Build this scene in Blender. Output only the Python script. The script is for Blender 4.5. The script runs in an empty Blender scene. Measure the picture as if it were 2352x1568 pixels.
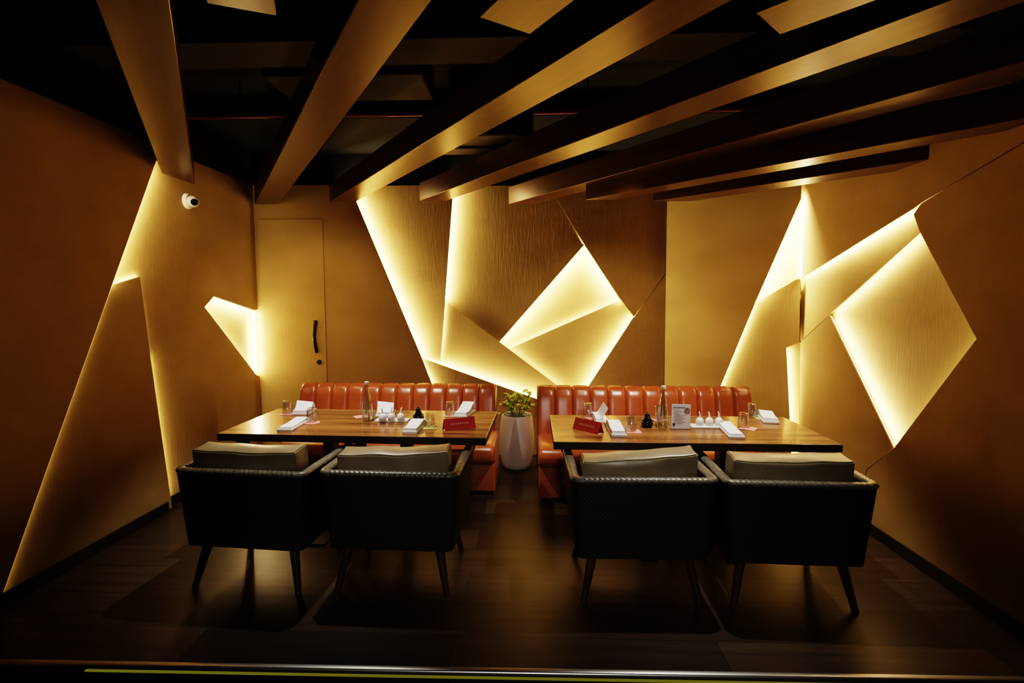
import bpy, bmesh, math, random
from mathutils import Vector, Matrix
random.seed(7)
PI = math.pi
C = bpy.context.scene.collection

# ------------------------------------------------------------------ camera model (photo frame 2352 x 1568)
F, CX, CY, EYE = 1180.0, 1176.0, 784.0, 1.57
_d = Vector(((1223 - CX) / F, (688 - CY) / F, 1.0))
YC = _d.normalized(); ZC = Vector((0, -1, _d.y)).normalized(); XC = YC.cross(ZC)
O = Vector((0, 0, EYE))
def ray(px, py):
    c = Vector(((px - CX) / F, (py - CY) / F, 1.0))
    return Vector((c.dot(XC), c.dot(YC), c.dot(ZC)))
def onplane(px, py, P, n):
    r = ray(px, py); return O + r * ((P - O).dot(n) / r.dot(n))
def onz(px, py, z): return onplane(px, py, Vector((0, 0, z)), Vector((0, 0, 1)))
def ony(px, py, y): return onplane(px, py, Vector((0, y, 0)), Vector((0, 1, 0)))
def onx(px, py, x): return onplane(px, py, Vector((x, 0, 0)), Vector((1, 0, 0)))

cam = bpy.data.cameras.new('camera'); co = bpy.data.objects.new('camera', cam); C.objects.link(co)
cam.sensor_width = 36; cam.sensor_fit = 'HORIZONTAL'; cam.lens = F / 2352 * 36
cam.clip_start = 0.05; cam.clip_end = 60
right = Vector((XC.x, YC.x, ZC.x)); down = Vector((XC.y, YC.y, ZC.y)); fwd = Vector((XC.z, YC.z, ZC.z))
M = Matrix((( right.x, -down.x, -fwd.x, 0), (right.y, -down.y, -fwd.y, 0), (right.z, -down.z, -fwd.z, EYE), (0, 0, 0, 1)))
co.matrix_world = M
bpy.context.scene.camera = co

# ------------------------------------------------------------------ materials
def newmat(name):
    m = bpy.data.materials.new(name); m.use_nodes = True
    nt = m.node_tree; return m, nt, nt.nodes['Principled BSDF']
def setp(b, **k):
    for kk, v in k.items():
        i = b.inputs.get(kk.replace('_', ' '))
        if i is not None: i.default_value = v
def col4(c): return (c[0], c[1], c[2], 1)
def noise_mat(name, c1, c2, scale=(6, 6, 6), rough=.5, bump=.0, detail=5, spec=.5, coat=0, coat_rough=.1, metallic=0, rr=None, bscale=None):
    m, nt, b = newmat(name)
    tc = nt.nodes.new('ShaderNodeTexCoord'); mp = nt.nodes.new('ShaderNodeMapping'); mp.inputs['Scale'].default_value = scale
    nz = nt.nodes.new('ShaderNodeTexNoise'); nz.inputs['Scale'].default_value = 1; nz.inputs['Detail'].default_value = detail
    cr = nt.nodes.new('ShaderNodeValToRGB')
    cr.color_ramp.elements[0].position = .3; cr.color_ramp.elements[0].color = col4(c1)
    cr.color_ramp.elements[1].position = .7; cr.color_ramp.elements[1].color = col4(c2)
    nt.links.new(tc.outputs['Object'], mp.inputs['Vector']); nt.links.new(mp.outputs['Vector'], nz.inputs['Vector'])
    nt.links.new(nz.outputs['Fac'], cr.inputs['Fac']); nt.links.new(cr.outputs['Color'], b.inputs['Base Color'])
    setp(b, Roughness=rough, Metallic=metallic, Coat_Weight=coat, Coat_Roughness=coat_rough)
    b.inputs['Specular IOR Level'].default_value = spec
    if bump:
        bp = nt.nodes.new('ShaderNodeBump'); bp.inputs['Strength'].default_value = bump; bp.inputs['Distance'].default_value = .004
        src = nz
        if bscale:
            mp2 = nt.nodes.new('ShaderNodeMapping'); mp2.inputs['Scale'].default_value = bscale
            nz2 = nt.nodes.new('ShaderNodeTexNoise'); nz2.inputs['Scale'].default_value = 1; nz2.inputs['Detail'].default_value = 4
            nt.links.new(tc.outputs['Object'], mp2.inputs['Vector']); nt.links.new(mp2.outputs['Vector'], nz2.inputs['Vector']); src = nz2
        nt.links.new(src.outputs['Fac'], bp.inputs['Height']); nt.links.new(bp.outputs['Normal'], b.inputs['Normal'])
    return m
def plain(name, c, rough=.5, metallic=0, spec=.5, **k):
    m, nt, b = newmat(name); setp(b, Base_Color=col4(c), Roughness=rough, Metallic=metallic, **k)
    b.inputs['Specular IOR Level'].default_value = spec; return m
def emit(name, c, s):
    m, nt, b = newmat(name); setp(b, Base_Color=(0, 0, 0, 1), Emission_Color=col4(c), Emission_Strength=s); return m
def glass(name, c=(1, 1, 1), rough=.03, ior=1.5):
    # thin clear glass: mostly see-through, mirror-like towards grazing angles
    m, nt, b = newmat(name); nt.nodes.remove(b)
    out = nt.nodes['Material Output']; tr = nt.nodes.new('ShaderNodeBsdfTransparent'); gl = nt.nodes.new('ShaderNodeBsdfGlossy'); mx = nt.nodes.new('ShaderNodeMixShader'); fr = nt.nodes.new('ShaderNodeLayerWeight')
    fr.inputs['Blend'].default_value = .5; tr.inputs['Color'].default_value = col4(c); gl.inputs['Roughness'].default_value = rough
    pw = nt.nodes.new('ShaderNodeMath'); pw.operation = 'POWER'; pw.inputs[1].default_value = 2.0; nt.links.new(fr.outputs['Facing'], pw.inputs[0])
    pw2 = nt.nodes.new('ShaderNodeMath'); pw2.operation = 'MULTIPLY_ADD'; pw2.inputs[1].default_value = .75; pw2.inputs[2].default_value = .19; nt.links.new(pw.outputs[0], pw2.inputs[0])
    nt.links.new(pw2.outputs[0], mx.inputs['Fac']); nt.links.new(tr.outputs[0], mx.inputs[1]); nt.links.new(gl.outputs[0], mx.inputs[2]); nt.links.new(mx.outputs[0], out.inputs['Surface'])
    return m

LED_C = (1.0, .73, .38)
MAT = {}
MAT['wall'] = noise_mat('gold_suede_wall', (.36, .244, .088), (.45, .315, .122), (2.2, 2.2, 3.4), rough=.75, bump=.25, spec=.25, bscale=(70, 70, 9))
MAT['beam'] = None
def wood(name, c1, c2, axis_scale, rough=.35, coat=.0, bump=.05, ang=0, spec=.5, aniso=0, tint=None):
    m, nt, b = newmat(name)
    tc = nt.nodes.new('ShaderNodeTexCoord'); mp = nt.nodes.new('ShaderNodeMapping'); mp.inputs['Scale'].default_value = axis_scale
    nz = nt.nodes.new('ShaderNodeTexNoise'); nz.inputs['Scale'].default_value = 1; nz.inputs['Detail'].default_value = 8; nz.inputs['Distortion'].default_value = .6
    cr = nt.nodes.new('ShaderNodeValToRGB')
    cr.color_ramp.elements[0].position = .32; cr.color_ramp.elements[0].color = col4(c1)
    cr.color_ramp.elements[1].position = .68; cr.color_ramp.elements[1].color = col4(c2)
    bp = nt.nodes.new('ShaderNodeBump'); bp.inputs['Strength'].default_value = bump; bp.inputs['Distance'].default_value = .003
    L = nt.links.new
    L(tc.outputs['Object'], mp.inputs['Vector']); L(mp.outputs['Vector'], nz.inputs['Vector']); L(nz.outputs['Fac'], cr.inputs['Fac'])
    L(cr.outputs['Color'], b.inputs['Base Color']); L(nz.outputs['Fac'], bp.inputs['Height']); L(bp.outputs['Normal'], b.inputs['Normal'])
    setp(b, Roughness=rough, Coat_Weight=coat, Coat_Roughness=.08, Anisotropic=aniso)
    if tint: b.inputs['Specular Tint'].default_value = col4(tint); b.inputs['Specular IOR Level'].default_value = spec
    return m
MAT['beam'] = wood('brown_beam_veneer', (.038, .015, .0055), (.066, .028, .010), (28, 2.0, 28), rough=.30, spec=.6, bump=.03, tint=(1, .72, .36))
MAT['table'] = wood('walnut_table_top', (.062, .022, .008), (.36, .150, .048), (1.0, 17, 8), rough=.24, coat=.22, bump=.03)
MAT['table_edge'] = wood('dark_table_edge', (.010, .006, .004), (.022, .012, .008), (2, 20, 20), rough=.4)
MAT['black_metal'] = plain('black_steel', (.006, .006, .006), .45)
MAT['leather'] = noise_mat('tan_orange_leather', (.27, .060, .015), (.35, .082, .021), (7, 7, 7), rough=.27, bump=.12, spec=.55, bscale=(160, 160, 160))
MAT['plinth'] = plain('dark_plinth', (.008, .007, .006), .5)
MAT['cushion'] = noise_mat('olive_taupe_leather', (.19, .152, .088), (.27, .218, .130), (9, 9, 9), rough=.34, bump=.35, spec=.5, bscale=(11, 11, 14))
MAT['seatcush'] = noise_mat('seat_taupe_leather', (.16, .12, .065), (.2, .155, .085), (9, 9, 9), rough=.4)
MAT['leg'] = wood('dark_walnut_leg', (.030, .012, .006), (.060, .026, .012), (30, 30, 3), rough=.35)
MAT['ceil'] = noise_mat('black_ceiling_paint', (.0022, .0022, .0022), (.0035, .0035, .003), (3, 3, 3), rough=.9)
MAT['concrete'] = noise_mat('dark_concrete', (.009, .008, .006), (.018, .016, .011), (4, 4, 4), rough=.8)  # very dark concrete tone, mottled at random
MAT['vent'] = noise_mat('grey_sheet_metal', (.10, .095, .075), (.15, .14, .11), (6, 6, 6), rough=.5)
MAT['redpipe'] = plain('red_pipe_paint', (.16, .018, .012), .35)
MAT['skirting'] = plain('black_skirting', (.010, .007, .005), .45)
MAT['white'] = noise_mat('white_porcelain', (.78, .78, .76), (.84, .84, .82), (20, 20, 20), rough=.25)
MAT['napkin'] = noise_mat('white_linen', (.80, .81, .82), (.88, .89, .90), (60, 60, 60), rough=.85, bump=.2)
MAT['plastic'] = plain('white_plastic', (.75, .74, .70), .35)
MAT['black_gloss'] = plain('black_glaze', (.006, .006, .007), .12)
MAT['glass'] = glass('clear_glass', (.95, .94, .92))
MAT['bottle'] = glass('bottle_glass', (.93, .95, .92))
MAT['bottlecap'] = plain('pale_bottle_cap', (.72, .68, .60), .35)
MAT['label'] = plain('white_patch', (.82, .82, .80), .6)  # even white for the patch on the bottle side
MAT['red_card'] = noise_mat('red_card', (.33, .020, .012), (.40, .026, .016), (20, 20, 20), rough=.45)
MAT['card_in'] = plain('grey_card_inside', (.5, .46, .38), .7)
MAT['letter'] = plain('silver_lettering', (.70, .52, .47), .5)
MAT['pink'] = noise_mat('pink_paper', (.72, .20, .16), (.85, .42, .36), (60, 60, 60), rough=.7)
MAT['yellow'] = noise_mat('lime_paper', (.45, .48, .10), (.70, .66, .28), (60, 60, 60), rough=.7)
MAT['paper'] = plain('white_paper', (.74, .75, .82), .6)
MAT['ink'] = plain('grey_ink', (.30, .30, .34), .7)
MAT['inkblue'] = plain('blue_grey_ink', (.14, .20, .30), .7)
MAT['dish'] = noise_mat('printed_dish', (.05, .04, .05), (.55, .38, .26), (120, 120, 120), rough=.6)
MAT['violet'] = plain('violet_print', (.06, .045, .10), .7)
MAT['acrylic'] = glass('clear_acrylic')
MAT['pot'] = noise_mat('pale_ceramic', (.58, .55, .51), (.64, .61, .57), (5, 5, 5), rough=.4)
MAT['soil'] = noise_mat('potting_soil', (.015, .009, .005), (.05, .03, .015), (60, 60, 60), rough=.95, bump=.8)
MAT['leaf'] = noise_mat('green_leaf', (.06, .17, .010), (.22, .36, .025), (14, 14, 14), rough=.4)
MAT['stem'] = plain('green_stem', (.16, .22, .03), .5)
MAT['chrome'] = plain('aluminium_nosing', (.72, .72, .72), .30, 1.0)
MAT['bronze'] = plain('dark_bronze', (.022, .014, .008), .35, .7)
MAT['door'] = noise_mat('gold_suede_door', (.37, .250, .090), (.46, .320, .124), (2.2, 2.2, 3.4), rough=.72, bump=.25, spec=.25, bscale=(70, 70, 9))
MAT['backing'] = plain('strip_backing', (.2, .15, .08), .7)
MAT['step_led'] = emit('olive_step_glow', (.40, .38, .04), .30)

def weave_mat():
    m, nt, b = newmat('charcoal_wicker'); L = nt.links.new
    uv = nt.nodes.new('ShaderNodeUVMap'); sp = nt.nodes.new('ShaderNodeSeparateXYZ'); L(uv.outputs['UV'], sp.inputs['Vector'])
    def math_(op, a, bb=None):
        n = nt.nodes.new('ShaderNodeMath'); n.operation = op
        for i, x in enumerate((a, bb)):
            if x is None: continue
            if isinstance(x, (int, float)): n.inputs[i].default_value = x
            else: L(x, n.inputs[i])
        return n.outputs[0]
    k = 2 * PI
    u = math_('MULTIPLY', sp.outputs['X'], k / .020); v = math_('MULTIPLY', sp.outputs['Y'], k / .012)
    su = math_('SINE', u); sv = math_('SINE', math_('MULTIPLY', v, .5)); prod = math_('MULTIPLY', su, sv)
    av = math_('ABSOLUTE', math_('SINE', math_('MULTIPLY', v, .5)))
    h = math_('ADD', math_('MULTIPLY', prod, .5), math_('MULTIPLY', av, .5))
    bp = nt.nodes.new('ShaderNodeBump'); bp.inputs['Strength'].default_value = .4; bp.inputs['Distance'].default_value = .006
    L(h, bp.inputs['Height']); L(bp.outputs['Normal'], b.inputs['Normal'])
    cr = nt.nodes.new('ShaderNodeValToRGB'); cr.color_ramp.elements[0].color = (.008, .008, .0075, 1); cr.color_ramp.elements[1].color = (.017, .017, .0155, 1)
    L(h, cr.inputs['Fac']); L(cr.outputs['Color'], b.inputs['Base Color'])
    setp(b, Roughness=.55); b.inputs['Specular IOR Level'].default_value = .35; return m
MAT['wicker'] = weave_mat()
MAT['rim'] = noise_mat('woven_rim', (.05, .046, .036), (.15, .135, .10), (60, 60, 60), rough=.36)

def floor_mat():
    m, nt, b = newmat('dark_wood_plank_tile'); L = nt.links.new
    tc = nt.nodes.new('ShaderNodeTexCoord')
    mp0 = nt.nodes.new('ShaderNodeMapping'); mp0.inputs['Location'].default_value = (.35, -.085, 0)
    br = nt.nodes.new('ShaderNodeTexBrick'); br.offset = .37; br.inputs['Scale'].default_value = 1
    br.inputs['Brick Width'].default_value = 1.2; br.inputs['Row Height'].default_value = .275; br.inputs['Mortar Size'].default_value = .0022
    br.inputs['Color1'].default_value = (.017, .0095, .0055, 1); br.inputs['Color2'].default_value = (.055, .034, .020, 1); br.inputs['Mortar'].default_value = (.008, .006, .004, 1)
    mp = nt.nodes.new('ShaderNodeMapping'); mp.inputs['Scale'].default_value = (1.6, 26, 1)
    nz = nt.nodes.new('ShaderNodeTexNoise'); nz.inputs['Scale'].default_value = 1; nz.inputs['Detail'].default_value = 7
    mx = nt.nodes.new('ShaderNodeMix'); mx.data_type = 'RGBA'; mx.blend_type = 'MULTIPLY'; mx.inputs['Factor'].default_value = .75
    cr = nt.nodes.new('ShaderNodeValToRGB'); cr.color_ramp.elements[0].position = .3; cr.color_ramp.elements[0].color = (.45, .45, .45, 1); cr.color_ramp.elements[1].position = .72; cr.color_ramp.elements[1].color = (1.3, 1.3, 1.3, 1)
    L(tc.outputs['Object'], mp0.inputs['Vector']); L(mp0.outputs['Vector'], br.inputs['Vector'])
    L(tc.outputs['Object'], mp.inputs['Vector']); L(mp.outputs['Vector'], nz.inputs['Vector']); L(nz.outputs['Fac'], cr.inputs['Fac'])
    L(br.outputs['Color'], mx.inputs['A']); L(cr.outputs['Color'], mx.inputs['B']); L(mx.outputs['Result'], b.inputs['Base Color'])
    bp = nt.nodes.new('ShaderNodeBump'); bp.inputs['Strength'].default_value = .25; bp.inputs['Distance'].default_value = .002; bp.invert = True
    L(br.outputs['Fac'], bp.inputs['Height']); L(bp.outputs['Normal'], b.inputs['Normal'])
    setp(b, Roughness=.36); b.inputs['Specular IOR Level'].default_value = .2; return m
MAT['floor'] = floor_mat()

# ------------------------------------------------------------------ mesh helpers
def link(name, bm, mat, parent=None, smooth=False, loc=None, rotz=0, normals=True):
    if normals: bmesh.ops.recalc_face_normals(bm, faces=bm.faces)
    me = bpy.data.meshes.new(name); bm.to_mesh(me); bm.free()
    for mm in (mat if isinstance(mat, (list, tuple)) else [mat]): me.materials.append(mm)
    if smooth:
        for p in me.polygons: p.use_smooth = True
        try: me.set_sharp_from_angle(angle=math.radians(42))
        except Exception: pass
    o = bpy.data.objects.new(name, me); C.objects.link(o)
    if parent: o.parent = parent
    if loc is not None: o.location = loc
    o.rotation_euler.z = rotz
    return o
def tag(o, label=None, cat=None, group=None, kind=None):
    if label: o['label'] = label
    if cat: o['category'] = cat
    if group: o['group'] = group
    if kind: o['kind'] = kind
    return o
def empty(name, loc=(0, 0, 0), rotz=0):
    o = bpy.data.objects.new(name, None); C.objects.link(o); o.location = loc; o.rotation_euler.z = rotz; o.empty_display_size = .05; return o
def copy_tree(o, parent=None):
    c = o.copy(); C.objects.link(c)
    if parent: c.parent = parent
    for ch in list(o.children): copy_tree(ch, c)
    return c
def box(bm, x0, x1, y0, y1, z0, z1, bev=0, seg=2):
    vs = [bm.verts.new((x, y, z)) for z in (z0, z1) for y in (y0, y1) for x in (x0, x1)]
    fs = [bm.faces.new([vs[i] for i in f]) for f in ((0, 2, 3, 1), (4, 5, 7, 6), (0, 1, 5, 4), (2, 6, 7, 3), (0, 4, 6, 2), (1, 3, 7, 5))]
    if bev:
        es = list({e for f in fs for e in f.edges})
        bmesh.ops.bevel(bm, geom=es, offset=bev, segments=seg, affect='EDGES', profile=.5)
    return bm
def newbox(*a, **k): return box(bmesh.new(), *a, **k)
def prism(bm, pts, vec):
    a = [bm.verts.new(p) for p in pts]; b = [bm.verts.new(Vector(p) + vec) for p in pts]; n = len(pts)
    bm.faces.new(a); bm.faces.new(list(reversed(b)))
    for i in range(n): bm.faces.new((a[i], a[(i + 1) % n], b[(i + 1) % n], b[i]))
    return bm
def lathe(prof, seg=24, bm=None, cx=0, cy=0, cap=True):
    bm = bm or bmesh.new(); rings = []
    for r, z in prof:
        if r < 1e-6: rings.append([bm.verts.new((cx, cy, z))])
        else: rings.append([bm.verts.new((cx + r * math.cos(2 * PI * i / seg), cy + r * math.sin(2 * PI * i / seg), z)) for i in range(seg)])
    for a, b in zip(rings, rings[1:]):
        for i in range(seg):
            j = (i + 1) % seg
            q = ([a[i], a[j]] if len(a) > 1 else [a[0]]) + ([b[j], b[i]] if len(b) > 1 else [b[0]])
            if len(q) > 2: bm.faces.new(q)
    if cap:
        for rg in (rings[0], rings[-1]):
            if len(rg) > 1: bm.faces.new(rg)
    return bm
def tube(bm, pts, rad, seg=10, cap=True):
    pts = [Vector(p) for p in pts]; n = len(pts); rad = rad if callable(rad) else (lambda t, r=rad: r)
    up = Vector((0, 0, 1)); rings = []
    for i, p in enumerate(pts):
        t = (pts[min(i + 1, n - 1)] - pts[max(i - 1, 0)]).normalized()
        a = t.cross(up)
        if a.length < 1e-3: a = t.cross(Vector((1, 0, 0)))
        a.normalize(); b = a.cross(t); r = rad(i / (n - 1))
        rings.append([bm.verts.new(p + a * (r * math.cos(2 * PI * k / seg)) + b * (r * math.sin(2 * PI * k / seg))) for k in range(seg)])
    for A, B in zip(rings, rings[1:]):
        for k in range(seg): bm.faces.new((A[k], A[(k + 1) % seg], B[(k + 1) % seg], B[k]))
    if cap: bm.faces.new(rings[0]); bm.faces.new(list(reversed(rings[-1])))
    return bm

# ------------------------------------------------------------------ walls: layered panels cut along the photo's lines
ZTOP = 2.69
def zclip(pts, z0=0.0, z1=ZTOP):
    for zz, keep in ((z0, 1), (z1, -1)):
        out = []
        for i, p in enumerate(pts):
            q = pts[(i + 1) % len(pts)]; a = (p.z - zz) * keep; b = (q.z - zz) * keep
            if a >= 0: out.append(p)
            if a * b < 0: out.append(p + (q - p) * (a / (a - b)))
        pts = out
    return pts
class Frame:
    def __init__(s, P, n): s.P = Vector(P); s.n = Vector(n).normalized()
    def at(s, px, py, d): return onplane(px, py, s.P + s.n * d, s.n)
BACK = Frame((0, 5.24, 0), (0, -1, 0))
CH_A, CH_B = Vector((1.34, 5.13, 0)), Vector((2.33, 4.515, 0))
_cd = (CH_B - CH_A).normalized(); CHAM = Frame(CH_A, (_cd.y, -_cd.x, 0))
RIGHT = Frame((2.35, 0, 0), (-1, 0, 0))
LEFT = Frame((-2.80, 0, 0), (1, 0, 0))
def panel(parent, fr, poly, d, back=-.02):
    pts = zclip([fr.at(x, y, d) for x, y in poly])
    # the panel's edges are undercut, so a strip tucked behind an edge shines down onto the deeper panel
    n = len(pts); ar = sum((pts[(i + 1) % n] - pts[i]).cross(pts[i] - pts[0]).dot(fr.n) for i in range(n)); sg = -1 if ar > 0 else 1
    ins = []
    for i in range(n):
        e0 = (pts[i] - pts[i - 1]).normalized(); e1 = (pts[(i + 1) % n] - pts[i]).normalized()
        n0, n1 = fr.n.cross(e0) * sg, fr.n.cross(e1) * sg; m = n0 + n1
        if m.length < .2: m = n0.copy()
        m.normalize(); ins.append(m * (.004 / max(.35, m.dot(n0))))
    th = min(.006, d - back - .002); bm = bmesh.new()
    dep = d - back
    r0 = [bm.verts.new(p) for p in pts]; r1 = [bm.verts.new(p - fr.n * th) for p in pts]
    ud = min(dep, .085)
    r2 = [bm.verts.new(p - fr.n * ud + k * (1.6 * ud / .004)) for p, k in zip(pts, ins)]
    r3 = [bm.verts.new(v.co - fr.n * (dep - ud + .0005)) for v in r2]
    bm.faces.new(r0); bm.faces.new(list(reversed(r3)))
    for A, B in ((r0, r1), (r1, r2), (r2, r3)):
        for i in range(n): bm.faces.new((A[i], A[(i + 1) % n], B[(i + 1) % n], B[i]))
    return link('wall_panel', bm, MAT['wall'], parent)
LED_MATS = {}; TILT = 1.2
def led_mat(s):
    k = round(s, 3)
    if k not in LED_MATS: LED_MATS[k] = emit('warm_led_glow', LED_C, k)
    return LED_MATS[k]
def strip(fr, segs, label, s=1.0, h=.028):
    """segs: list of (pA, pB, d_edge, d_recess, inside_px[, strength multiplier]); the strip stands on the recess floor against the raised edge"""
    root = None
    for k, sg in enumerate(segs):
        pA, pB, de, dr, ins = sg[:5]; mul = sg[5] if len(sg) > 5 else 1
        A, B, I = fr.at(*pA, de), fr.at(*pB, de), fr.at(*ins, de)
        t = (B - A).normalized(); g = (I - A) - t * (I - A).dot(t); g.normalize()
        top = -fr.n * .0065; dep = de - dr - .001; hh = min(h, dep - .0065)
        bot = top - fr.n * hh - g * hh * TILT
        th = .003; A2, B2 = A + g * .0005, B + g * .0005
        pts = [A2 + bot, B2 + bot, B2 + top, A2 + top]
        nb = (g - fr.n * TILT).normalized() * -th
        bm = bmesh.new()
        a = [bm.verts.new(p) for p in pts]; b = [bm.verts.new(p + nb) for p in pts]
        f0 = bm.faces.new(a); f0.material_index = 0
        f1 = bm.faces.new(list(reversed(b))); f1.material_index = 1
        for i in range(4):
            f = bm.faces.new((a[i], a[(i + 1) % 4], b[(i + 1) % 4], b[i])); f.material_index = 1
        o = link('light_strip' if root is None else 'strip_segment', bm, [led_mat(s * mul), MAT['backing']], root)
        if root is None:
            root = o; tag(o, label, 'light strip', 'LED strips in the wall grooves', 'thing')
    return root

wb = link('wall_back', newbox(-2.95, 1.42, 5.26, 5.36, 0, 2.69), MAT['wall']); tag(wb, kind='structure')
L0 = .18; P5 = .145; P1 = .12; P2 = .075; P2b = .095; P3 = .08; P4 = .08; DL = .03; DU = 0.0
panel(wb, BACK, [(560, 360), (775.6, 360), (968, 820), (1003, 910), (1070, 1090), (560, 1090)], L0)
panel(wb, BACK, [(968, 822), (1345, 956), (1345, 1130), (1085, 1130), (1003, 910)], P5)
panel(wb, BACK, [(770, 360), (1046, 360), (1040, 450), (1022, 690), (1010, 838), (968, 824)], P1)
panel(wb, BACK, [(1044, 360), (1216, 360), (1338, 560), (1342, 562), (1147, 785), (1022, 690)], P2)
panel(wb, BACK, [(1023, 691), (1147, 785), (1328, 922), (1345, 960), (1012, 842)], P2b)
panel(wb, BACK, [(1217, 360), (1537, 360), (1531, 625), (1456, 727), (1426, 688), (1343, 562)], P3)
panel(wb, BACK, [(1457, 728), (1531, 628), (1525, 886), (1518, 1130), (1345, 1130), (1345, 960), (1328, 922)], P4)
panel(wb, BACK, [(1175, 798), (1426, 688), (1458, 728), (1328, 925)], DL)
panel(wb, BACK, [(1342, 558), (1430, 686), (1175, 800), (1140, 785)], DU - .015)

wc = link('wall_back_corner', prism(bmesh.new(), [CH_A + CHAM.n * -.03, CH_B + CHAM.n * -.03 + _cd * .1, CH_B + CHAM.n * -.12 + _cd * .1, CH_A + CHAM.n * -.12], Vector((0, 0, 2.69))), MAT['wall']); tag(wc, kind='structure')
C1, C3, C4, C2 = .09, .06, .03, .0
panel(wc, CHAM, [(1534, 340), (1850, 340), (1842, 400), (1840, 455), (1735, 692), (1648, 900), (1560, 1130), (1519, 1130), (1526, 886)], C1)
panel(wc, CHAM, [(1745, 690), (1830, 641), (1838, 641), (1836, 785), (1806, 799), (1819, 1060), (1822, 1130), (1563, 1130), (1650, 900), (1735, 694)], C3)
panel(wc, CHAM, [(1800, 798), (1838, 783), (1834, 1130), (1816, 1130)], C4 - .01)

wr = link('wall_right', newbox(2.36, 2.46, 1.55, 4.75, 0, 2.69), MAT['wall']); tag(wr, kind='structure')
RT, R1, R2, R3 = .075, .04, .06, .075
panel(wr, RIGHT, [(1843, 300), (1900, 120), (2600, -300), (2600, 174), (2352, 325), (2115, 465), (2100, 477), (1842, 638), (1841, 455)], RT)
panel(wr, RIGHT, [(1842, 636), (2102, 476), (2113, 533), (1905, 722), (1837, 786)], R1)
panel(wr, RIGHT, [(1838, 787), (1905, 724), (2052, 1028), (1990, 1078), (1900, 1400), (1834, 1400)], R2)
panel(wr, RIGHT, [(2116, 467), (2352, 328), (3400, -340), (3400, 2600), (1900, 2600), (1900, 1400), (1992, 1079), (2053, 1029), (2243, 778), (2113, 533), (2098, 492)], R3)

wl = link('wall_left', newbox(-2.92, -2.82, 1.55, 5.3, 0, 2.69), MAT['wall']); tag(wl, kind='structure')
W1, W2, W3, W4 = .095, .072, .045, .0
panel(wl, LEFT, [(363, 360), (358, 372), (258, 653), (5, 1366), (-60, 1560), (-900, 2200), (-900, -500), (220, 130), (420, 195)], W1)
panel(wl, LEFT, [(259, 654), (322, 635), (345, 815), (392, 1142), (402, 1215), (402, 1330), (-40, 1550), (5, 1366)], W2)
panel(wl, LEFT, [(358, 372), (400, 250), (520, 300), (588, 400), (592, 710), (586, 712), (492, 680), (470, 705), (590, 862), (597, 864), (606, 1150), (402, 1250), (392, 1142), (345, 815), (322, 634), (258, 652)], W3)

for nm, bmx in (('ceiling', newbox(-2.95, 2.5, -1.6, 5.4, 3.2, 3.3)), ):
    tag(link(nm, bmx, MAT['ceil']), kind='structure')
for nm, bmx in (('wall_back_upper', newbox(-2.95, 2.46, 5.20, 5.36, 2.6905, 3.2)), ('wall_left_upper', newbox(-2.95, -2.75, 1.55, 5.20, 2.6905, 3.2)), ('wall_right_upper', newbox(2.33, 2.46, 1.55, 5.20, 2.6905, 3.2))):
    tag(link(nm, bmx, MAT['ceil']), kind='structure')
def stepY(x): return 2.059 + .0157 * x
fl = link('floor', prism(bmesh.new(), [(-2.95, stepY(-2.95), 0), (2.5, stepY(2.5), 0), (2.5, 5.4, 0), (-2.95, 5.4, 0)], Vector((0, 0, -.16))), MAT['floor']); tag(fl, kind='structure')
lf = link('floor_lower', newbox(-4, 4, -1.8, 2.0, -.26, -.16), MAT['ceil']); tag(lf, kind='structure')
def skirting(name, pts, n, t=.012, hz=.075):
    bm = bmesh.new()
    a, b = Vector(pts[0]), Vector(pts[1]); n = Vector(n)
    prism(bm, [a, b, b + n * t, a + n * t], Vector((0, 0, hz)))
    tag(link(name, bm, MAT['skirting']), kind='structure')
skirting('baseboard_left', [(-2.705, 2.05, 0), (-2.705, 3.60, 0)], (1, 0, 0))
skirting('baseboard_left_rear', [(-2.7545, 3.6, 0), (-2.7545, 5.05, 0)], (1, 0, 0))
skirting('baseboard_right', [(2.275, 2.1, 0), (2.275, 4.4, 0)], (-1, 0, 0))
# step nosing and its glow
bm = bmesh.new(); nose = [(.014, .0005), (.014, .004), (-.004, .0045), (-.010, .002), (-.0125, -.003), (-.0125, -.013), (-.009, -.013), (-.009, 0)]
prism(bm, [(-2.9, stepY(-2.9) + dy, dz) for dy, dz in nose], Vector((5.35, stepY(2.45) - stepY(-2.9), 0)))
ns = link('trim_1', bm, MAT['chrome'], None, True); tag(ns, kind='structure')

# ------------------------------------------------------------------ LED strips
K = 128.0
strip(BACK, [((800, 420), (968, 820), L0, P1, (1000, 600))], 'long slanted light strip running down from the third beam to the left bench', K * 1.25, .03)
strip(BACK, [((969, 828), (1000, 905), L0, P5, (1020, 860))], 'short dim light strip just above the left bench, below the long slanted one', K * 1.8, .02)
strip(BACK, [((1042, 420), (1022, 690), P1, P2, (1100, 600))], 'bright upright light strip hanging below the fourth beam', K * 1.35, .035)
strip(BACK, [((1022, 694), (1011, 826), P1, P2b, (1060, 780))], 'thin upright light strip continuing below the bright upright one', K * .5, .02)
strip(BACK, [((972, 823), (1345, 956), P5, P2b, (1150, 800))], 'light strip sloping down from the left bench towards the potted plant', K * .95, .03)
strip(BACK, [((1147, 785), (1342, 562), P2, DU, (1260, 740)), ((1342, 562), (1425, 688), P3, DU, (1330, 680)), ((1175, 799), (1425, 689), DL, DU, (1340, 680), .42)],
      'triangular light strip outlining the upper part of the centre diamond', K * 1.05, .035)
strip(BACK, [((1455, 728), (1329, 921), P4, DL, (1330, 800)), ((1150, 788), (1328, 921), P2b, DL, (1300, 800), .22)],
      'light strip outlining the lower corner of the centre diamond behind the right bench', K * .95, .035)
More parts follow.
